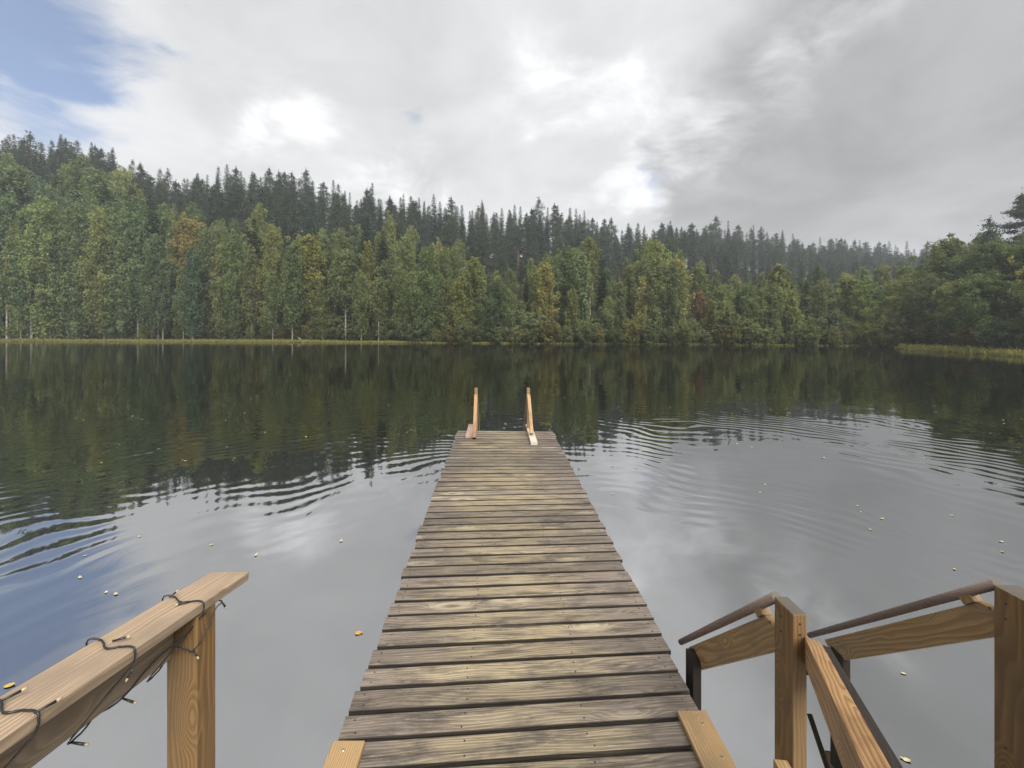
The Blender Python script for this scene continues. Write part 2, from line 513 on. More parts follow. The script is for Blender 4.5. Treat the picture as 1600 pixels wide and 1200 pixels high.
def grid_sheet(name, xs, ys, hf, mat):
    XX, YY = np.meshgrid(xs, ys)
    H = hf(XX, YY)
    V = np.stack([XX.ravel(), YY.ravel(), H.ravel()], 1)
    nx, ny = len(xs), len(ys)
    i, j = np.meshgrid(np.arange(nx - 1), np.arange(ny - 1))
    a = (j * nx + i).ravel()
    Q = np.stack([a, a + 1, a + nx + 1, a + nx], 1)
    return np_mesh(name, V, [Q], mat, smooth=True)
m, g_ = material('forest_floor')
oc = g_.n('ShaderNodeTexCoord', out=3)
n_ = g_.noise(oc, 0.6, 8.0, 0.65)
n2 = g_.noise(oc, 6.0, 6.0, 0.7)
principled(g_, g_.mix(n2, g_.mix(g_.rng(n_, .35, .65), (0.028, 0.030, 0.012), (0.055, 0.045, 0.022)), (0.02, 0.026, 0.01)), 0.95, g_.n('ShaderNodeBump', {'Height': n2, 'Distance': 0.3}), 0.1)
M_FLOOR = m
def full_h(X, Y):
    """far hills, lake bed, and the near bank behind the viewer"""
    h = np.where(np.asarray(Y) > 12, ground_h(X, Y), -2.3)
    nb = np.clip((-4.0 - np.asarray(Y)) / 6.0, 0, 1)
    h = h + nb * 3.3
    return h
xs = np.concatenate([np.linspace(-480, -240, 8), np.linspace(-230, 330, 281), np.linspace(340, 480, 6)])
ys = np.concatenate([np.linspace(-190, -12, 6), np.linspace(-10, 12, 12), np.linspace(13, 230, 218), np.linspace(240, 470, 8)])
o = link(bpy.data.objects.new('ground', grid_sheet('ground', xs, ys, full_h, M_FLOOR)))
tag(o, kind='structure')

# ------------------------------------------------------------------ water
def water_material():
    """still lake: the ripples are a height field whose slope is taken over a fixed few centimetres"""
    m, g = material('lake_water')
    pos = g.n('ShaderNodeNewGeometry', out=0)
    x0, y0, z0 = g.sep(pos)
    flat0 = g.xyz(x0, y0, 0.0)
    gust = g.rng(g.m('ADD', g.m('MULTIPLY', g.noise(flat0, 0.22, 3.0), .5), g.m('MULTIPLY', g.noise(flat0, 0.8, 2.0), .5)), 0.40, 0.60, 0.08, 1.15)
    rip_amp = g.m('ADD', g.rng(y0, 3.5, 9.0, 0.12, 1.0), g.rng(y0, 14.0, 40.0, 0.0, RIP_FAR))
    rad0 = g.v('LENGTH', g.v('SUBTRACT', flat0, (0.2, 1.0, 0.0)))
    env = g.m('MULTIPLY', g.m('MULTIPLY', g.rng(rad0, 3.6, 6.0), g.rng(rad0, 8.5, 17.0, 1.0, 0.12)), gust)
    def swirl(vec, amt, sc):
        w = g.noise(vec, sc, 2.0, 0.5, out=1)
        s = g.v('SCALE', g.v('SUBTRACT', w, (.5, .5, .5)))
        s.node.inputs[3].default_value = amt
        return g.v('ADD', vec, s)
    def height(flat):
        # rings spreading from the jetty
        c0 = g.v('SUBTRACT', swirl(flat, 2.4, 0.35), (0.2, 1.0, 0.0))
        rad = g.v('LENGTH', c0)
        ring = g.m('SINE', g.m('ADD', g.m('MULTIPLY', rad, 18.0), g.m('MULTIPLY', g.noise(flat, 0.42, 3.0), 13.0)))
        h = g.m('MULTIPLY', g.m('MULTIPLY', ring, env), RING)
        # long low swell and small wind ripples
        sw = g.noise(swirl(g.v('MULTIPLY', flat, (0.8, 1.0, 1.0)), 0.8, 0.4), 0.75, 1.0, 0.45)
        h = g.m('ADD', h, g.m('MULTIPLY', sw, SWELL))
        rip = g.noise(swirl(g.v('MULTIPLY', flat, (0.7, 1.5, 1.0)), 0.5, 0.7), 3.0, 1.0, 0.5)
        return g.m('ADD', h, g.m('MULTIPLY', g.m('MULTIPLY', rip, rip_amp), RIP))
    e = 0.03
    h0 = height(flat0)
    hx = height(g.v('ADD', flat0, (e, 0, 0)))
    hy = height(g.v('ADD', flat0, (0, e, 0)))
    nrm = g.v('NORMALIZE', g.xyz(g.m('DIVIDE', g.m('SUBTRACT', h0, hx), e), g.m('DIVIDE', g.m('SUBTRACT', h0, hy), e), 1.0))
    principled(g, (0.006, 0.006, 0.004), 0.012, nrm, 0.5, {'IOR': WATER_IOR})
    return m
RING, SWELL, RIP, RIP_FAR, WATER_IOR = 0.0018, 0.011, 0.0019, 1.3, 5.6
bm = bmesh.new()
for q in ((-480, -30), (480, -30), (480, 400), (-480, 400)):
    bm.verts.new((q[0], q[1], 0))
bm.faces.new(bm.verts)
o = link(bpy.data.objects.new('lake_water', bm_mesh('lake_water', bm, water_material())))
tag(o, kind='structure')

# ------------------------------------------------------------------ trees
def leaf_quads(cen, size, r, up_bias=0.3, aspect=0.7, out=None, keep=1.0):
    n = len(cen)
    nrm = r.normal(size=(n, 3)) * keep
    nrm[:, 2] += up_bias
    if out is not None:           # leaves face outwards from the middle of their clump
        nrm += out
    nrm /= np.linalg.norm(nrm, axis=1)[:, None]
    a = np.cross(nrm, r.normal(size=(n, 3)))
    a /= np.linalg.norm(a, axis=1)[:, None] + 1e-9
    b = np.cross(nrm, a)
    s = (size * r.uniform(0.65, 1.3, n))[:, None]
    V = np.stack([cen - a * s * .55, cen - b * s * aspect * .5, cen + a * s * .55, cen + b * s * aspect * .5], 1).reshape(-1, 3)
    Q = np.arange(n * 4).reshape(n, 4)
    return V, Q
class Tri:
    def __init__(s):
        s.V, s.Q, s.k = [], [], 0
    def add(s, V, Q):
        V = np.array([tuple(v) for v in V], float)
        s.V.append(V)
        s.Q.append(np.array(Q) + s.k)
        s.k += len(V)
    def mesh(s, name, mat):
        return np_mesh(name, np.concatenate(s.V), [np.concatenate(s.Q)], mat, smooth=True)

def broadleaf(seed, H, Rm, n_limb, per, lsize, base=0.24, prof=0.75, droop=0.75, trunk_mat=M_BIRCH, lean=0.0):
    """crown and trunk meshes of a birch-like tree, foot at the origin"""
    r = np.random.default_rng(seed)
    T = Tri()
    bend = r.normal(0, 0.012 * H, (2,))
    def axis(t):
        return np.array([bend[0] * t * t + lean * H * t, bend[1] * t * t, H * t])
    ts = np.linspace(-0.02, 0.97, 12)
    T.add(*tube([axis(t) for t in ts], [max(0.012, H * 0.0085 * (1 - t) ** 0.8 + 0.01) for t in ts], 7))
    cs, lens, outs = [], [], []
    for i in range(n_limb):
        t = base + (0.98 - base) * (i + r.uniform(0, 1)) / n_limb
        an = i * 2.4 + r.uniform(-.5, .5)
        u = (t - base) / (1 - base)
        L = Rm * (max(0.14, math.sin(math.pi * min(1, (0.10 + 0.86 * u) ** prof)) ** 0.72)) * r.uniform(0.5, 1.12)
        p0 = axis(t * 0.97)
        up = r.uniform(0.35, 0.95) * (1.0 - 0.2 * u)
        dirv = np.array([math.cos(an), math.sin(an), up])
        tip = p0 + dirv * L
        midp = p0 + dirv * L * 0.5 + np.array([0, 0, 0.1 * L])
        if L > 0.5:
            T.add(*tube([p0, midp, tip], [0.006 * H * (1 - u) * .6 + .012, 0.018, 0.006], 4))
        nb = int(per * (0.35 + L / Rm))
        ncl = max(3, int(3 + 6 * L / Rm))
        for k in range(ncl):
            s = (k + r.uniform(0.3, 1.05)) / ncl
            q = p0 + dirv * L * s + r.normal(0, 0.12 * Rm, 3)
            m_ = max(6, nb // ncl)
            sg = Rm * r.uniform(0.055, 0.125)
            off = r.normal(0, 1, (m_, 3))
            off /= np.linalg.norm(off, axis=1)[:, None] + 1e-6
            o_ = off.copy()
            off *= (r.uniform(0.25, 1.0, m_) ** 0.6)[:, None] * 1.7
            off = off * np.array([sg, sg, sg * 0.72])
            hang = r.exponential(droop * Rm * .36, m_) * (r.uniform(0, 1, m_) < .55)
            off[:, :2] *= (1 - .35 * np.clip(hang / (Rm * .4), 0, 1))[:, None]
            off[:, 2] -= hang
            cs.append(q + off)
            outs.append(o_ * np.array([1, 1, 1.0]) + np.array([0, 0, .35]))
            lens.append(np.full(m_, r.uniform(0.2, 0.8)))
    cen = np.concatenate(cs)
    cl = np.concatenate(lens)
    V, Q = leaf_quads(cen, lsize, r, 0.15, 0.75, np.concatenate(outs) * 0.9, 0.7)
    tint = np.clip(cl + r.normal(0, 0.18, len(cen)), 0, 1)
    return np_mesh('crown', V, [Q], M_LEAF, tint), T.mesh('trunk', trunk_mat)

def needle_fan(r, p0, dirv, L, n, wid, hang):
    """flat feathery spray: quads along the branch, both sides"""
    V = []
    side = np.cross(dirv, (0, 0, 1.0))
    side /= np.linalg.norm(side) + 1e-9
    for k in range(n):
        s = (k + r.uniform(0.2, 1)) / n
        c = p0 + dirv * L * s + np.array([0, 0, -hang * L * s * s + 0.10 * L * max(0, s - .6)])
        w = wid * L * (1.15 - s) * r.uniform(0.7, 1.3) + 0.12
        for sg in (-1, 1):
            f = dirv * 0.55 + side * sg * r.uniform(0.5, 1.0) + np.array([0, 0, r.uniform(-.45, .1)])
            e = c + f * w
            h = np.cross(f, r.normal(size=3))
            h = h / (np.linalg.norm(h) + 1e-9) * w * r.uniform(.16, .30)
            V += [c - h * .6, c + h * .6, e + h * .5, e - h * .5]
    return V
def spruce(seed, H, Rm, base=0.10):
    r = np.random.default_rng(seed)
    T = Tri()
    bx, by = r.normal(0, 0.15, 2)
    axis = lambda t: np.array([bx * t, by * t, H * t])
    T.add(*tube([axis(t) for t in (-.02, .3, .6, .85, 1.0)], [H * .0095, H * .0075, H * .005, H * .002, .01], 7))
    V = []
    z = base * H
    while z < H * 0.995:
        t = z / H
        u = (t - base) / (1 - base)
        nb = 7 if u < .8 else 5
        a0 = r.uniform(0, 6.28)
        for k in range(nb):
            if r.uniform() < 0.10:
                continue
            an = a0 + k * 6.283 / nb + r.uniform(-.35, .35)
            L = Rm * ((1 - u) ** 0.8 * 0.95 + 0.06) * r.uniform(0.6, 1.15) * min(1, .65 + u * 3)
            tilt = 0.55 * u - 0.12 + r.uniform(-.12, .12)
            dv = np.array([math.cos(an), math.sin(an), tilt])
            V += needle_fan(r, axis(t), dv, L, max(3, int(3 + L * 3.0)), 0.26, 0.22)
        z += 0.42 * (1 - 0.45 * u) * r.uniform(.75, 1.25) * H / 18
    top = axis(1.0)
    for k in range(4):
        V += needle_fan(r, axis(0.955), np.array([r.normal(0, .18), r.normal(0, .18), 1.0]), 0.05 * H, 3, 0.2, 0.0)
    V = np.array(V)
    Q = np.arange(len(V)).reshape(-1, 4)
    tint = np.clip(r.normal(.5, .22, len(Q)), 0, 1)
    return np_mesh('crown', V, [Q], M_NEEDLE, tint), T.mesh('trunk', M_BARK)
def pine(seed, H, Rm, base=0.42, dens=1.0, lsz=0.30, flat=.10):
    r = np.random.default_rng(seed)
    T = Tri()
    bx, by = r.normal(0, 0.4, 2)
    axis = lambda t: np.array([bx * t * t, by * t * t, H * t])
    ts = (-.02, .25, .5, .75, .9, 1.0)
    T.add(*tube([axis(t) for t in ts], [H * .010, H * .0085, H * .007, H * .0045, H * .002, .012], 7))
    cs = []
    n = 46
    for i in range(n):
        u = (i + r.uniform(0, 1)) / n
        t = base + (1 - base) * u * .985
        an = i * 2.4 + r.uniform(-.6, .6)
        L = Rm * min(1.0, .5 + u * 1.8) * (1 - u) ** 0.85 * r.uniform(0.5, 1.15) + 0.18
        dv = np.array([math.cos(an), math.sin(an), 0.12 + 0.5 * u + r.uniform(-.15, .2)])
        p0 = axis(t)
        T.add(*tube([p0, p0 + dv * L * .55, p0 + dv * L], [.035, .022, .008], 4))
        for k in range(max(2, int(5 * L / Rm + 2))):
            s = r.uniform(.35, 1.05)
            q = p0 + dv * L * s + r.normal(0, .07 * Rm, 3)
            m_ = int(42 * dens * (0.5 + L / Rm))
            off = r.normal(0, 1, (m_, 3)) * np.array([.16, .16, flat]) * Rm * (0.35 + 0.65 * min(1, L / Rm * 1.3))
            cs.append(q + off)
    for k in range(5):
        cs.append(axis(0.965 + .045 * r.uniform()) + r.normal(0, 1, (14, 3)) * np.array([.07, .07, .35]))
    cen = np.concatenate(cs)
    V, Q = leaf_quads(cen, lsz, r, 0.5, 0.34)
    tint = np.clip(r.normal(.5, .22, len(Q)), 0, 1)
    return np_mesh('crown', V, [Q], M_NEEDLE, tint), T.mesh('trunk', M_PINEB)

BIRCH = [(14.0, *broadleaf(100 + i, 14.0, [2.3, 2.8, 2.0, 3.1, 2.5, 2.2, 2.9, 1.9][i], 60, 360, 0.21, trunk_mat=M_BIRCHD,
                           base=[.10, .14, .2, .08, .16, .24, .12, .2][i], prof=[.8, .7, .62, .75, .85, .6, .72, .66][i])) for i in range(8)]
WHITE = [(14.0, *broadleaf(150 + i, 14.0, 2.2, 38, 320, 0.24, base=.42, prof=.7)) for i in range(2)]
ROUND = [(14.0, *broadleaf(200 + i, 14.0, 4.0, 84, 420, 0.22, base=.06, prof=.78, droop=.3, trunk_mat=M_BARK)) for i in range(3)]
SHRUB = [(4.0, *broadleaf(300 + i, 4.0, 1.9, 30, 200, 0.17, base=.03, prof=.72, droop=.3, trunk_mat=M_BARK)) for i in range(5)]
SPRUCE = [(18.0, *spruce(400 + i, 18.0, [2.7, 3.1, 2.4, 3.4, 2.9, 2.5][i], [.08, .14, .2, .06, .3, .1][i])) for i in range(6)]
PINE = [(18.0, *pine(500 + i, 18.0, [2.9, 2.6, 3.2, 2.4, 2.8][i], [.36, .44, .30, .48, .38][i])) for i in range(5)]
NEARPINE = (18.0, *pine(555, 18.0, 4.2, .28, 4.0, .28, .05))

GROUND_H = lambda X, Y: float(ground_h(X, Y))
def plant(name, var, X, Y, H, col, label, cat, group=None, wide=1.0, rot=None, lean=(0, 0), z=None):
    h0, crown, trunk = var
    zb = (GROUND_H(X, Y) if z is None else z) - 0.05
    t = thing(name, (X, Y, zb), label, cat, group)
    s = H / h0
    t.scale = (s * wide, s * wide, s)
    t.rotation_euler = (lean[0], lean[1], random.uniform(0, 6.28) if rot is None else rot)
    a = link(bpy.data.objects.new('trunk', trunk), t)
    b = link(bpy.data.objects.new('crown', crown), t)
    b.color = (*col, 1)
    return t
def at(col_px, dist):
    return (col_px - CX) / F * dist, dist
def top_height(X, Y, ytop):
    return (CY - ytop) / F * Y + EYE - GROUND_H(X, Y)
def jit(c, a=0.16):
    v = random.uniform(1 - a, 1 + a)
    return (c[0] * v * random.uniform(.92, 1.08), c[1] * v, c[2] * v * random.uniform(.85, 1.12))
GREEN = (0.142, 0.172, 0.080)
OLIVE = (0.172, 0.188, 0.078)
YELLOW = (0.25, 0.235, 0.09)
DEEP = (0.112, 0.145, 0.074)
CONIF = (0.060, 0.084, 0.060)
RUST = (0.185, 0.125, 0.072)
def zone(c):
    return 'left' if c < 530 else ('middle' if c < 1070 else 'right')

# single trees that stand out
SPECIAL = []
def special(name, var, c, dist, ytop, col, label, cat='birch', wide=1.0, **k):
    X, Y = at(c, dist)
    H = top_height(X, Y, ytop)
    plant(name, var, X, Y, H, col, label, cat, None, wide, **k)
    SPECIAL.append((X, Y))
special('birch', BIRCH[0], 852, 57.5, 406, YELLOW, 'yellow birch turning autumn gold in the middle of the far shore', wide=1.0)
special('birch', BIRCH[3], 295, 71, 338, (0.235, 0.20, 0.075), 'broad yellowing birch topped with ochre leaves above the left shore', wide=1.0)
special('birch', BIRCH[2], 483, 65, 363, (0.215, 0.215, 0.070), 'slim yellow-green birch column standing before dark conifers on the left shore', wide=1.15)
special('birch', WHITE[0], 540, 61.5, 388, GREEN, 'birch with the longest bare white trunk, near the end of the grass strip', wide=1.1)
special('birch', WHITE[1], 738, 58.5, 398, OLIVE, 'pale birch with white trunk rising left of the ladder posts', wide=1.1)
special('birch', BIRCH[5], 776, 61, 428, YELLOW, 'thin yellow birch squeezed between green neighbours above the ladder', wide=0.62)
special('birch', BIRCH[6], 886, 62, 381, DEEP, 'tall dark green birch just right of the yellow birch', wide=0.95)
special('birch', BIRCH[4], 1092, 56, 452, RUST, 'rusty reddish brown birch with dying leaves in the right part of the wood', wide=1.0)
special('birch', BIRCH[1], 1022, 63, 376, (0.185, 0.215, 0.080), 'light green broad birch, tallest in the bright clump right of centre', wide=1.1)
special('birch', BIRCH[7], 1218, 53, 408, OLIVE, 'narrow olive birch with a pointed top on the right shore', wide=1.1)
special('birch', WHITE[0], 1318, 53, 428, OLIVE, 'birch with a leaning white trunk on the right shore', wide=1.1, lean=(0.0, 0.12), rot=0.3)
special('birch', BIRCH[6], 150, 78, 262, (0.135, 0.175, 0.088), 'big rounded birch reaching highest on the left slope', wide=1.25)
special('birch', BIRCH[1], 20, 74, 256, (0.125, 0.165, 0.083), 'tall birch at the left edge of the wood under the ridge pines', wide=1.1)
special('pine_tree', NEARPINE, 1606, 56, 304, (0.058, 0.074, 0.050), 'tall open pine rising above the broadleaf trees at the right edge', 'pine', wide=0.85)
special('broadleaf_tree', ROUND[0], 1485, 46, 372, (0.11, 0.132, 0.066), 'wide broadleaf tree with brownish top behind the right grass point', 'tree')
special('pine_tree', PINE[0], 1541, 52, 343, (0.06, 0.078, 0.05), 'bushy pine tip poking up between broadleaf trees near the right edge', 'pine', wide=1.1)
special('broadleaf_tree', ROUND[1], 1555, 41, 378, (0.095, 0.12, 0.062), 'dense dark broadleaf tree behind the grass bank at right', 'tree')
special('broadleaf_tree', ROUND[2], 1425, 47.5, 430, OLIVE, 'low yellowish broadleaf tree at the tip of the right grass point', 'tree', wide=0.85)
special('broadleaf_tree', ROUND[0], 1640, 38, 360, (0.09, 0.115, 0.06), 'dark broadleaf tree cut by the right edge of the photo', 'tree')

ORD = ('nearest', 'second', 'third', 'fourth', 'fifth', 'sixth', 'seventh', 'eighth', 'ninth', 'tenth', 'eleventh', 'twelfth')
LANDMARK = ((20, 'the tall left-edge birch'), (150, 'the rounded slope birch'), (295, 'the broad ochre birch'), (483, 'the slim yellow-green birch'),
            (540, 'the bare white trunk'), (738, 'the pale trunk'), (630, 'the grass strip end'), (780, 'the ladder'), (852, 'the gold birch'), (1022, 'the light green birch'),
            (1092, 'the rusty birch'), (960, 'the skyline dip'), (1218, 'the pointed olive birch'), (1318, 'the leaning white trunk'), (1425, 'the grass point'), (1541, 'the bushy pine tip'))
REC = {}
def note(o, what, where, c):
    k, nm = min(LANDMARK, key=lambda q: abs(q[0] - c))
    side = 'left' if c < k else 'right'
    REC.setdefault((what, where, nm, side), []).append((abs(c - k), o))
def name_all():
    for (what, where, nm, side), lst in REC.items():
        lst.sort(key=lambda q: q[0])
        for i, (_, o) in enumerate(lst):
            o['label'] = '%s %s %s %s of %s' % (ORD[min(i, 11)], what, where, side, nm)
def free(X, Y, lst, dmin):
    return all((X - a) ** 2 + (Y - b) ** 2 > dmin * dmin for a, b in lst)
placed = list(SPECIAL)
# front and slope birches
nb = 0
for row, (d0, d1, f0, f1, step, dmin) in enumerate(((1.2, 4.0, 0.52, 0.92, 2.5, 1.6), (4.0, 9.0, 0.72, 0.98, 2.9, 1.8),
                                                  (9.0, 15.0, 0.86, 1.0, 3.9, 2.3), (14.5, 27, 0.88, 1.16, 4.2, 2.4))):
    c = -160.0
    while c < 1700:
        s = float(shore(c))
        dist = s + random.uniform(d0, d1)
        if c > 1412:
            dist += 1.5
        cc = c + random.uniform(-9, 9)
        c += step * F / dist * random.uniform(0.75, 1.25)
        X, Y = at(cc, dist)
        if not free(X, Y, placed, dmin):
            continue
        by = float(birch_y(cc))
        f = random.uniform(f0, f1)
        yt = 536 - (536 - by) * f + random.uniform(-6, 8)
        H = max(4.5, min(24, top_height(X, Y, yt)))
        w = random.random()
        colr = GREEN if w < .48 else (OLIVE if w < .74 else (DEEP if w < .965 else YELLOW))
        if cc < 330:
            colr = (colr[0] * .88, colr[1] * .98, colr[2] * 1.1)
        z = zone(cc)
        big = cc > 1412
        var = random.choice(ROUND) if big and random.random() < .7 else random.choice(BIRCH if random.random() < .95 else WHITE)
        if big:
            colr = (colr[0] * .95, colr[1] * .96, colr[2] * .98)
        cname = 'green' if w < .48 else ('olive' if w < .74 else ('dark green' if w < .965 else 'yellowing'))
        rowname = ('in the front row along the', 'in the second row behind the', 'on the lower slope above the', 'on the upper slope below the conifers of the')[row]
        nm = 'broadleaf_tree' if var in ROUND else 'birch'
        kind = 'broadleaf tree' if nm == 'broadleaf_tree' else 'birch'
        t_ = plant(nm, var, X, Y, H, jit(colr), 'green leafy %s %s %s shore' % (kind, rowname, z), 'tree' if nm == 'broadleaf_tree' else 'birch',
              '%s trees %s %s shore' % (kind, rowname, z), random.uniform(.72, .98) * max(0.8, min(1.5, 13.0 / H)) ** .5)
        note(t_, cname + ' ' + kind, ('in the front row', 'in the second row', 'low on the slope', 'high on the slope')[row], cc)
        placed.append((X, Y))
        nb += 1
# conifers: mid slope, then the skyline
nc = 0
con = []
for row in range(9):
    c = -25.0 + random.uniform(0, 20)
    while c < 1630:
        s, r_ = float(shore(c)), float(ridge_d(c))
        fr = (0.26, 0.36, 0.47, 0.58, 0.69, 0.80, 0.92, 1.0, 1.10)[row] + random.uniform(-.05, .05)
        dist = s + (r_ - s) * fr
        st = (6.8, 6.8, 6.8, 6.2, 5.6, 4.6, 4.0, 3.3, 3.6)[row]
        cc = c + random.uniform(-5, 5)
        c += st * (.8 if c > 900 and row >= 4 else 1.0) * F / dist * random.uniform(.7, 1.3)
        X, Y = at(cc, dist)
        sy, by = float(sky_y(cc)), float(birch_y(cc))
        if cc > 1430 and row < 4 or cc < 330 and row < 4:
            continue
        if not free(X, Y, placed, 1.5) or not free(X, Y, con, 1.3):
            continue
        if row >= 6:
            yt = sy + random.uniform(-7, 18) + (random.random() < .25) * 12
            yt -= (row == 8) * 3
        else:
            f = (fr - .24) / .70
            yt = by + (sy - by) * min(1, f) + random.uniform(-2, 14)
            yt = max(yt, sy + 8)
        H = max(8.5, min(24, top_height(X, Y, yt)))
        ispine = random.random() < (.76 if row < 6 else (.42 if cc < 900 else .64))
        if row in (4, 5, 8):
            ispine = ispine and random.random() < .5
        var = random.choice(PINE if ispine else SPRUCE)
        if row in (4, 5, 8) and not ispine:
            var = SPRUCE[random.choice((0, 3, 5))]
        z = zone(cc)
        pos = 'on the skyline ridge above the' if row >= 6 else 'on the slope between birches and ridge above the'
        kind = 'pine' if ispine else 'spruce'
        t_ = plant(kind + '_tree', var, X, Y, H, jit(CONIF), 'dark %s %s %s shore' % ('ragged pine' if ispine else 'pointed spruce', pos, z), kind,
              '%s trees %s %s shore' % (kind, pos, z), random.uniform(.85, 1.4) * max(.8, min(1.4, 18.0 / H)) ** .5)
        note(t_, ('dark ragged pine' if ispine else 'dark pointed spruce'), 'on the skyline' if row >= 6 else 'on the slope', cc)
        con.append((X, Y))
        nc += 1
# a few dark spruces among the birches
for c in (40, 120, 170, 230, 285, 365, 415, 455, 570, 745, 820, 905, 1045, 1190, 1260, 1345, 205, 255, 395, 520, 940, 962, 1385, 1150, 650, 80, 330, 440, 600, 700):
    X, Y = at(c + random.uniform(-6, 6), float(shore(c)) + random.uniform(7, 14))
    yt = float(birch_y(c)) + random.uniform(-12, 40)
    t_ = plant('spruce_tree', random.choice(SPRUCE), X, Y, max(7, top_height(X, Y, yt)), jit((.032, .046, .026)),
          'dark spruce growing low among the lakeside birches', 'spruce', 'spruces among the lakeside birches', 1.1)
    note(t_, 'dark spruce', 'among the birches', c)
# waterside bushes
ns = 0
for k in range(2):
    c = -150.0
    while c < 1690:
        dist = float(shore(c)) + (random.uniform(1.3, 2.4) if k == 0 else random.uniform(2.6, 5)) + (1.2 if c < 640 or c > 1405 else -1.5)
        X, Y = at(c, dist)
        c += random.uniform(1.7, 3.2) * F / dist
        H = random.uniform(1.6, 3.6) + k * 0.9
        colr = random.choice((DEEP, GREEN, GREEN, OLIVE, (0.16, 0.155, 0.06)))
        z = zone(c)
        t_ = plant('waterside_bush', random.choice(SHRUB), X, Y, H, jit((colr[0] * .85, colr[1] * .85, colr[2] * .85), .25),
              'leafy green bush at the foot of the trees on the %s shore' % z, 'bush',
              'bushes along the %s shore' % z, random.uniform(.9, 1.4))
        note(t_, ('low' if k == 0 else 'taller') + ' leafy bush', 'at the waterside', c)
        ns += 1
name_all()
print('trees', nb, nc, ns, {n: sum(1 for q in bpy.data.objects if q.name.split('.')[0] == n) for n in ('birch', 'pine_tree', 'spruce_tree', 'waterside_bush')})

# sedge along the banks
def sedge(name, cols, d0, d1, n, h0, h1, seed, col):
    r = np.random.default_rng(seed)
    c = r.uniform(cols[0], cols[1], n)
    dd = d0 + (d1 - d0) * r.uniform(0, 1, n) ** 0.8
    taper = np.clip((cols[2] - c) / cols[3], 0, 1) if len(cols) > 2 else 1.0
    s = shore(c) + dd * (0.25 + 0.75 * taper) + 0.12 * np.sin(c * .043) + r.normal(0, .1, n)
    X = (c - CX) / F * s
    zb = ground_h(X, s)
    keep = zb > -0.35
    X, s, zb = X[keep], s[keep], zb[keep]
    n = len(X)
    patchy = 0.9 + .16 * np.sin(X * .23) * np.sin(X * .07 + 1) + (r.uniform(0, 1, n) < .06) * .7
    h = r.uniform(h0, h1, n) * patchy * (taper[keep] * .6 + .4 if len(cols) > 2 else 1)
    an = r.uniform(0, 6.28, n)
    w = 0.035
    ax, ay = np.cos(an) * w, np.sin(an) * w
    lx, ly = r.normal(0, .16, n) * h, r.normal(0, .16, n) * h
    V = np.stack([np.stack([X - ax, s - ay, np.maximum(zb, -.1)], 1), np.stack([X + ax, s + ay, np.maximum(zb, -.1)], 1),
                  np.stack([X + ax * .7 + lx * .5, s + ay * .7 + ly * .5, zb + h * .65], 1), np.stack([X + lx * 1.3, s + ly * 1.3, zb + h], 1)], 1).reshape(-1, 3)
    Q = np.arange(n * 4).reshape(n, 4)
    o = link(bpy.data.objects.new(name, np_mesh(name, V, [Q], M_GRASS, np.clip(r.normal(.5, .25, n), 0, 1))))
    o.color = (*col, 1)
    return o
tag(sedge('shore_grass', (-200, 830, 900, 500), -0.15, 1.2, 32000, .10, .30, 21, (0.23, 0.23, 0.075)), 'strip of yellow-green sedge along the left part of the far shore', 'grass', kind='stuff')
tag(sedge('shore_grass', (1404, 1720), -0.15, 1.3, 13000, .14, .36, 22, (0.205, 0.205, 0.070)), 'bank of pale green sedge on the right point', 'grass', kind='stuff')
tag(sedge('shore_grass', (830, 1404), -0.1, 0.5, 1800, .08, .26, 23, (0.19, 0.20, 0.055)), 'thin broken fringe of sedge under the trees in the middle of the far shore', 'grass', kind='stuff')
# pale fallen trunks on the bank
def log(a, b, rad, label, name='fallen_trunk', mat=M_BIRCH):
    a, b = Vector(a), Vector(b)
    V, Q = tube([a, a.lerp(b, .5) + Vector((0, 0, .06)), b], [rad, rad * .85, rad * .45], 7)
    T = Tri()
    T.add([v - a for v in V], Q)
    o = link(bpy.data.objects.new(name, T.mesh(name, mat)))
    o.location = a
    tag(o, label, 'log')
ax, ay = at(470, 62.5)
bx, by_ = at(458, 63.2)
log((ax, ay, .35), (bx, by_, 1.1), .09, 'short pale trunk lying tilted on the grass of the left shore')
ax, ay = at(60, 66)
bx, by_ = at(43, 68)
log((ax, ay, .3), (bx, by_, 3.4), .08, 'grey dead stem leaning over bushes at the far left shore', 'leaning_trunk')

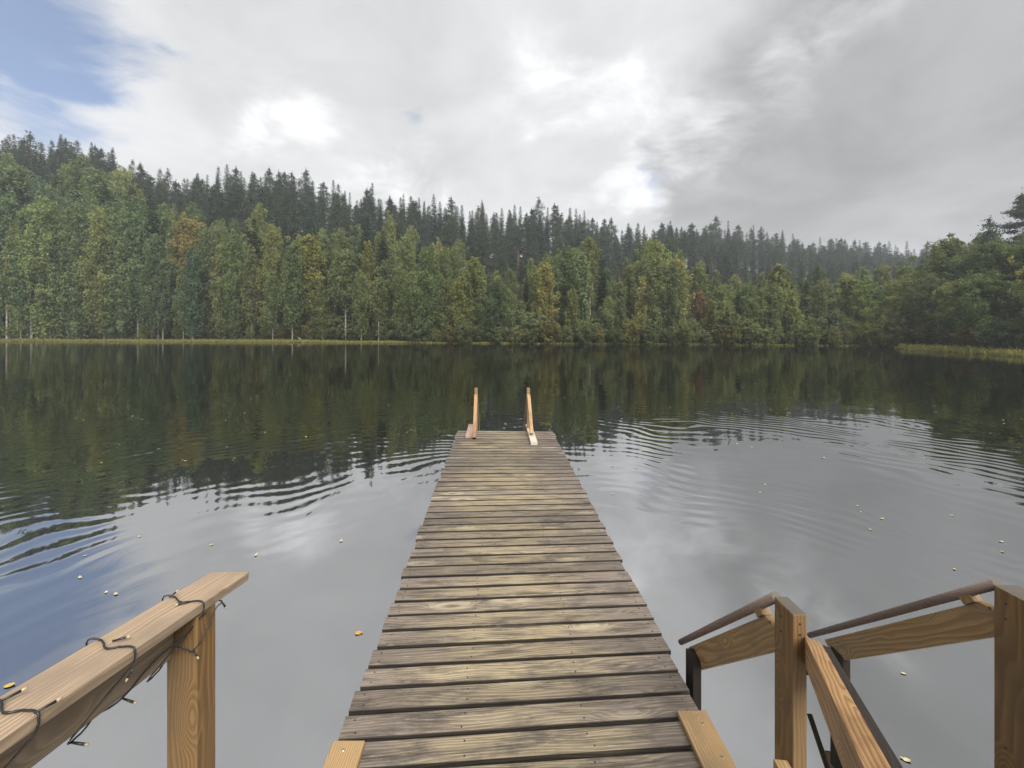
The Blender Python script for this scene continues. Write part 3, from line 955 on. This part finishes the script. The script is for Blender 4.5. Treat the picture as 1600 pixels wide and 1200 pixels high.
# ------------------------------------------------------------------ jetty
jetty = thing('jetty', (0.15, 4.6, 0), 'long weathered plank jetty running straight out into the lake', 'jetty')
XL, XR = -0.779, 1.0855
skew = lerp_tab([(1.0, .125), (2.5, .113), (2.9, .108), (4.05, .082), (4.9, .074), (5.8, .0), (7.66, -.065)])
PITCH = 0.138
HD = EYE - DECK
screw_me = None
def screw_mesh(name, rad, mat):
    bm = bmesh.new()
    bmesh.ops.create_cone(bm, cap_ends=True, segments=8, radius1=rad, radius2=rad * .7, depth=0.003)
    return bm_mesh(name, bm, mat)
SCR = screw_mesh('screw', 0.0052, M_RUST)
z = 7.66
i = 0
while z > 0.75:
    zc = z - PITCH / 2
    sk = float(skew(zc))
    sk += random.uniform(-.006, .006)
    gap = random.uniform(.018, .024)
    a = Vector((XL + random.uniform(-.018, .014), zc - sk / 2, DECK - .014 + random.uniform(-.002, .002)))
    b = Vector((XR + random.uniform(-.014, .018), zc + sk / 2, DECK - .014 + random.uniform(-.002, .002)))
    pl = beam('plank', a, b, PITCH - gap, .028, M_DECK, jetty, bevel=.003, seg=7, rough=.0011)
    if 1.55 < zc < 4.0:
        L = (b - a).length
        for fx in (-.465, -.17, .17, .465):
            for fy in (-.033, .033):
                sc = bpy.data.objects.new('screw', SCR)
                link(sc, pl)
                sc.location = (fx * L + random.uniform(-.012, .012), fy + random.uniform(-.006, .006), .0148)
    z -= PITCH * random.uniform(.985, 1.015)
    i += 1
for x in (XL + .16, (XL + XR) / 2, XR - .16):
    beam('joist', (x, .8, DECK - .028 - .075), (x, 7.60, DECK - .028 - .075), .048, .148, M_DARKW, jetty)
for x in (XL + .16, XR - .16):
    for yy in (2.2, 4.9, 7.4):
        beam('pile', (x + .08, yy, -2.2), (x + .08, yy, DECK - .05), .09, .09, M_DARKW, jetty, up=(0, 1, 0))
for yy in (2.3, 4.8, 7.35):
    beam('crossbeam', (XL + .05, yy, DECK - .25), (XR - .05, yy, DECK - .25), .07, .145, M_DARKW, jetty)
SCB = screw_mesh('screw', 0.0085, M_SCREW)
SCP = screw_mesh('screw', 0.0045, M_RUST)
def edge_board(x0, x1, zend, label, pts):
    o = beam('edge_board', ((x0 + x1) / 2, .8, DECK + .0165), ((x0 + x1) / 2, zend, DECK + .0165), x1 - x0, .028, M_NEW, jetty, bevel=.004)
    o['label'] = label
    for sx, sy in pts:
        sc = link(bpy.data.objects.new('screw', SCB), o)
        sc.location = (sy - (.8 + zend) / 2, -(sx - (x0 + x1) / 2), .015)
edge_board(-.80, -.645, 1.905, 'short tan board lying on the left edge of the jetty', [(-.735, 1.862)])
edge_board(.945, 1.098, 2.055, 'longer tan board screwed to the right edge of the jetty', [(1.045, 1.985), (1.055, 1.83)])

# ------------------------------------------------------------------ swimming ladder at the far end
lad = thing('swimming_ladder', (0.1, 7.6, DECK), 'wooden swimming ladder with two braced handrail posts at the far end of the jetty', 'ladder')
for sx, xt, xb in ((-1, -.415, -.415), (1, .608, .628)):
    zt = 7.66
    top = P(xt, -1.205, zt)
    beam('post', (xt, zt, -1.4), top, .058, .098, M_NEW, lad, up=(0, 1, 0), bevel=.004)
    yb = 7.06 if sx < 0 else 7.10
    hb = DECK + (.002 if sx < 0 else .064)
    beam('brace', (xb, yb, hb + .03), P(xt, -1.33, zt - .085), .062, .058, M_ORANGE, lad, up=(0, 0, 1), bevel=.004, cut=None)
    beam('stringer', P(xt, -1.30, zt + .075), P(xt, -3.35, zt + 2.0), .045, .12, M_GREYW, lad, up=(0, 0, 1), bevel=.004)
for k in range(4):
    yy = zt + .85 + .30 * k
    zz_ = EYE - 1.30 - (yy - zt) * 1.03 - .22
    beam('step', (-.39, yy, zz_), (.585, yy, zz_), .12, .03, M_GREYW, lad)
o = beam('base_board', (-.515, 7.13, DECK + .031), (-.515, 7.95, DECK + .031), .135, .058, M_PINK, lad, bevel=.005)
o['label'] = 'pinkish board beside the left brace'
o = beam('base_board', (.635, 6.72, DECK + .031), (.635, 7.95, DECK + .031), .118, .058, M_PALE, lad, bevel=.005)
o['label'] = 'whitish worn board under the right brace'

# ------------------------------------------------------------------ left handrail
lh = thing('handrail', (-1.05, 1.35, -1.0), 'broad sloping wooden handrail wound with fairy lights at lower left', 'handrail')
SL = -.1572 / .786             # fall per metre
def cap_c(z_, x_=-1.075, dy=0.0):
    return P(x_, -1.0185 + .015 + (z_ - 1.571) * SL + dy, z_)
beam('rail_cap', cap_c(.2), cap_c(1.571), .152, .030, M_CAP, lh, bevel=.003, seg=5, rough=.0008)
beam('side_board', cap_c(.2, -1.09, -.083), cap_c(1.295, -1.09, -.083), .034, .128, M_GREYW, lh, bevel=.003)
ztop = cap_c(1.34).z - .012
beam('post', (-1.052, 1.345, -2.0), (-1.052, 1.345, ztop - .002), .102, .085, M_POST, lh, up=(0, 1, 0), bevel=.003, cut=None)

# fairy lights: one cable wound round the rail, little stalks with bulbs
fl = thing('fairy_lights', (-1.0, 1.2, 1.3), 'black fairy light cable with small warm bulbs wound round the left handrail', 'fairy lights')
FO = Vector((-1.0, 1.2, 1.3))
def capp(z_, u, lift=.004):
    """point on top of the cap: u = 0 at its water side, 1 at its walking side"""
    q = cap_c(z_, -1.151 + .152 * u)
    q.z += .015 + lift
    return q
def facep(z_, drop, out=.004):
    q = cap_c(z_, -.999 + out)
    q.z += .015 - drop
    return q
def smooth_path(pts, n=6):
    out = []
    pts = [Vector(q) for q in pts]
    for k in range(len(pts) - 1):
        p0, p1, p2, p3 = pts[max(k - 1, 0)], pts[k], pts[k + 1], pts[min(k + 2, len(pts) - 1)]
        for s in range(n):
            t = s / n
            out.append(0.5 * ((2 * p1) + (p2 - p0) * t + (2 * p0 - 5 * p1 + 4 * p2 - p3) * t * t + (3 * p1 - p0 - 3 * p2 + p3) * t ** 3))
    out.append(pts[-1])
    for q in out[1:-1]:
        q += Vector((random.uniform(-1, 1), random.uniform(-1, 1), random.uniform(-1, 1))) * .0008
    return out
def undr(z_, drop, x_=-1.066):
    q = cap_c(z_, x_)
    q.z += .015 - drop
    return q
back = lambda z_: cap_c(z_, -1.156, -.10)
cable = []
# from near to far: loop over the cap, down the walking side, slack below, back up behind
loops = [(.62, .66, .60), (.86, .90, .80), (1.085, 1.12, .98), (1.335, 1.36, 1.2), ]
for (zt_, zf, zl) in loops:
    cable += [back(zt_ + .03), capp(zt_ + .012, -.02), capp(zt_ + .022, .18, .006), capp(zt_ - .012, .5, .005), capp(zt_ - .005, .72, .004),
              capp(zt_ - .012, 1.0, .005), facep(zt_ - .02, .034), undr(zt_ - .05, .09, -1.03), undr(zl - .02, .158, -1.055), undr(zl + .05, .165, -1.075),
              undr(zl + .14, .13, -1.11)]
pipe('cable', smooth_path(cable), .0025, M_CABLE, fl, 6, FO)
pipe('cable', smooth_path([facep(1.335, .034), undr(1.30, .075, -1.02), undr(1.2, .12, -1.06), undr(1.1, .165, -1.07), undr(1.0, .15, -1.1)]), 0.0024, M_CABLE, fl, 6, FO)
pipe('cable', smooth_path([undr(1.28, .12, -1.06), P(-1.03, -1.075, 1.297), P(-1.012, -1.078, 1.297), P(-.995, -1.05, 1.32), P(-.995, -1.0, 1.375), P(-.99, -.985, 1.40), P(-1.06, -.99, 1.42)]), .0022, M_CABLE, fl, 6, FO)
def bulb(a, dirv, L=.032):
    a, dirv = Vector(a), Vector(dirv).normalized()
    h = pipe('bulb_holder', [a, a + dirv * L * .5, a + dirv * L], [.0024, .0030, .0034], M_CABLE, fl, 7, FO)
    e = a + dirv * L
    pipe('bulb', [e, e + dirv * .004, e + dirv * .008, e + dirv * .010], [.0028, .0034, .0028, .0010], M_BULB, h, 8, FO)
bulb(capp(.875, .22, .007), (.55, .8, .03))
bulb(capp(.845, .98, .006), (.5, .85, .0))
bulb(capp(1.103, .42, .006), (.85, .25, .1))
bulb(facep(1.065, .045, .006), (-.35, -.35, -.9), .022)
bulb(capp(1.325, .72, .006), (-.75, -.55, .1))
bulb(capp(1.352, .10, .006), (.4, .8, .3), .02)
bulb(undr(.97, .165, -1.06), (.9, .1, -.25))
bulb(undr(1.115, .165, -1.07), (.9, .1, -.45))
bulb(P(-1.012, -1.078, 1.299), (.7, -.2, -.7), .024)
bulb(P(-.99, -.985, 1.40), (.5, .1, -.9), .026)
bulb(capp(.70, .9, .006), (.6, .8, .0), .03)
bulb(capp(.64, .3, .006), (.5, .8, .1))
bulb(undr(.80, .16, -1.05), (.9, -.3, -.4))

# ------------------------------------------------------------------ right stair handrails
def stair_rail(x, ztop_, label, post_label, knots):
    h = thing('handrail', (x + .026, 1.51, -1.0), label, 'handrail')
    og = h.location.copy()
    zf = 1.46 if knots == 0 else 1.48
    yb = ztop_
    d_ = .098
    post = beam('post', (x + .026, zf + d_ / 2, -2.2), (x + .026, zf + d_ / 2, EYE + yb), .053 if knots == 0 else .098, d_, M_POST, h, up=(0, 1, 0), bevel=.004)
    dirv = Vector((.10, 1.0, -.985)).normalized() if knots == 0 else Vector((.135, 1.0, -.975)).normalized()
    s0 = Vector((x + .030, zf + d_ + .002, EYE + yb - .135))
    if knots:
        s0 = Vector((x + .03, zf + d_ + .002, EYE + yb - .125))
    Lr = 1.20 if knots == 0 else 1.36
    nrm = Vector((0, .70, .71))
    beam('rail_board', s0 - dirv * .0, s0 + dirv * Lr, .036, .112, M_NEW, h, up=nrm, bevel=.003, cut=(1.0, 0.15))
    pole0 = s0 + nrm * .096 + Vector((-.012, 0, 0)) + dirv * (.005 if knots == 0 else .02)
    pts = [pole0 + dirv * t for t in (-.10, .3, .6, .9, Lr + .16)]
    pipe('pole', pts, [.0185, .0175, .018, .0172, .0165], M_POLE, h, 14, og)
    for t in ((.085,) if knots == 0 else (.10,)):
        q = s0 + dirv * t + nrm * .056 + Vector((-.006, 0, 0))
        beam('bracket', q, q + nrm * .032, .040, .062, M_NEW, h, up=dirv, bevel=.004)
    e = s0 + dirv * (Lr - .02)
    def fix(pos, nrm_, me=None):
        q_ = link(bpy.data.objects.new('screw', me or SCP), h)
        q_.location = Vector(pos) - og
        q_.rotation_euler = Vector(nrm_).to_track_quat('Z', 'Y').to_euler()
    for du, dn in ((.03, .03), (.045, -.032), (Lr - .12, .028), (Lr - .10, -.03)):
        q_ = s0 + dirv * du + nrm * dn
        fix(q_ + Vector((-.0185, 0, 0)), (-1, 0, 0))
    for dz_ in (.05, .11, .62):
        fix((post.matrix_basis.translation + og).xy.to_3d() * 1 + Vector((-(.027 if knots == 0 else .0495), .012, EYE + yb - dz_)), (-1, 0, 0))
    for dz_ in (.035, .075):
        fix(Vector((x + .026, zf - .001, EYE + yb - dz_)), (0, -1, 0))
    if knots == 0:
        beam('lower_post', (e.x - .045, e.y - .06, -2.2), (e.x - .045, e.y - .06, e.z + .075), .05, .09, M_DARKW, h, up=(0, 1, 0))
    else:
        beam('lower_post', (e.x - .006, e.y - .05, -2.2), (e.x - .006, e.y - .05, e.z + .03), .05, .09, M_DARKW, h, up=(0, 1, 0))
    return h, post
h1, p1 = stair_rail(1.106, -1.078, 'wooden stair handrail with round pole and braced post just right of the jetty', '', 0)
h2, p2 = stair_rail(2.03, -1.045, 'outermost stair handrail with long round pole and thick post at the right edge', '', 1)
# sloping rail coming down to the post from the landing
q0 = Vector((1.172, 1.452, EYE - 1.215))
q1 = Vector((.62, .60, EYE - .80))
dq = (q1 - q0).normalized()
beam('sloping_rail', q0, q1, .047, .098, M_ORANGE, h1, up=(0, 0, 1), bevel=.003, cut=(.5, 0))
ub = Vector((1.295, 1.55, EYE - 1.315))
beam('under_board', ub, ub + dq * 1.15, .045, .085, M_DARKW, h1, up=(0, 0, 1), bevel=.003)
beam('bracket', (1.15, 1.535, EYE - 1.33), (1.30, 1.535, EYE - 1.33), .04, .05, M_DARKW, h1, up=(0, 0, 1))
for t_, sx_ in ((.06, -.012), (.10, .012)):
    sc = link(bpy.data.objects.new('screw', SCB), h1)
    sc.location = q0 + dq * t_ + Vector((0, 0, .052)) - h1.location
beam('step_block', (1.02, 1.05, EYE - 1.66), (1.065, 1.47, EYE - 1.66), .05, .06, M_NEW, h1, up=(0, 0, 1), bevel=.003)

# ------------------------------------------------------------------ haze
m = bpy.data.materials.new('haze')
m.use_nodes = True
g_ = G(m.node_tree)
pv = g_.n('ShaderNodeVolumePrincipled', {'Color': (0.86, 0.92, 1.0), 'Density': HAZE, 'Anisotropy': 0.2})
mo = g_.nt.nodes.new('ShaderNodeOutputMaterial')
g_.nt.links.new(pv, mo.inputs['Volume'])
bm = bmesh.new()
bmesh.ops.create_cube(bm, size=1.0)
for v in bm.verts:
    v.co = Vector((v.co.x * 1000, 140 + v.co.y * 700, 30.0 + v.co.z * 72))
o = link(bpy.data.objects.new('haze', bm_mesh('haze', bm, m)))
tag(o, 'thin pale autumn haze hanging over the lake and the wooded hills', kind='stuff')

# ------------------------------------------------------------------ leaves afloat
def leaf_mesh(seed, mat):
    r = random.Random(seed)
    bm = bmesh.new()
    n = 12
    ring = []
    for k in range(n):
        a = 2 * math.pi * k / n
        rr = 1 + .12 * math.sin(3 * a + r.uniform(0, 6)) + r.uniform(-.06, .06)
        x_, y_ = math.cos(a) * rr, math.sin(a) * rr * .68
        if k == 0:
            x_ *= 1.35
        ring.append(bm.verts.new((x_, y_, .12 * x_ * x_ + r.uniform(0, .1))))
    c_ = bm.verts.new((0, 0, .02))
    for k in range(n):
        bm.faces.new((c_, ring[k], ring[(k + 1) % n]))
    return bm_mesh('floating_leaf', bm, mat)
def leaf_mat(name, col):
    m, g = material(name)
    n_ = g.noise(g.n('ShaderNodeTexCoord', out=3), 3.0, 4.0)
    col = g.mix(g.rng(n_, .4, .7), col, tuple(q * .55 for q in col))
    principled(g, col, 0.5, None, 0.4)
    return m
LM = [leaf_mesh(k, leaf_mat('leaf_%s' % nme, c)) for k, (nme, c) in enumerate((('yellow', (.50, .36, .09)), ('pale', (.54, .47, .28)), ('tan', (.34, .235, .11)), ('orange', (.55, .30, .06))))]
def leaf(px, py, size, kind, label, group=None):
    q = on_plane(px, py, .004)
    o = link(bpy.data.objects.new('floating_leaf', LM[kind]))
    o.location = q
    o.scale = (size, size, size)
    o.rotation_euler = (random.uniform(-.08, .08), random.uniform(-.08, .08), random.uniform(0, 6.28))
    tag(o, label, 'leaf', group)
leaf(560, 989, .026, 3, 'orange-yellow birch leaf floating close to the left side of the jetty')
leaf(533, 845, .022, 1, 'pale leaf on grey water left of the jetty, halfway along')
leaf(400, 867, .022, 1, 'pale yellow leaf afloat right above the tip of the left handrail')
leaf(15, 1071, .026, 0, 'yellow leaf on the water at the left edge beside the handrail')
for x_, y_ in ((330, 851), (218, 838), (133, 868), (166, 925), (181, 928), (125, 902)):
    leaf(x_, y_, random.uniform(.014, .021), 1, 'small whitish leaf on the bright water left of the handrail tip', 'leaves on the bright water at left')
for x_, y_ in ((1565, 846), (1566, 862), (1360, 827), (1491, 889), (1412, 1052), (1340, 790), (1378, 810), (1196, 757), (1188, 769), (957, 772), (1416, 1187), (1345, 800), (1487, 805)):
    leaf(x_, y_, random.uniform(.013, .02), random.choice((0, 1, 1, 2)), 'small yellowish leaf on the grey water right of the jetty', 'leaves on the grey water at right')
for k in range(150):
    y_ = 545 + 190 * random.random() ** 1.5
    x_ = random.uniform(0, 1600)
    if 700 < x_ < 880 and y_ > 660:
        continue
    leaf(x_, y_, random.uniform(.014, .027) * (1.0 if y_ > 600 else 1.3), random.choice((0, 1, 1, 2)), 'tiny pale leaf drifting on the dark forest reflection', 'leaves on the dark reflection')
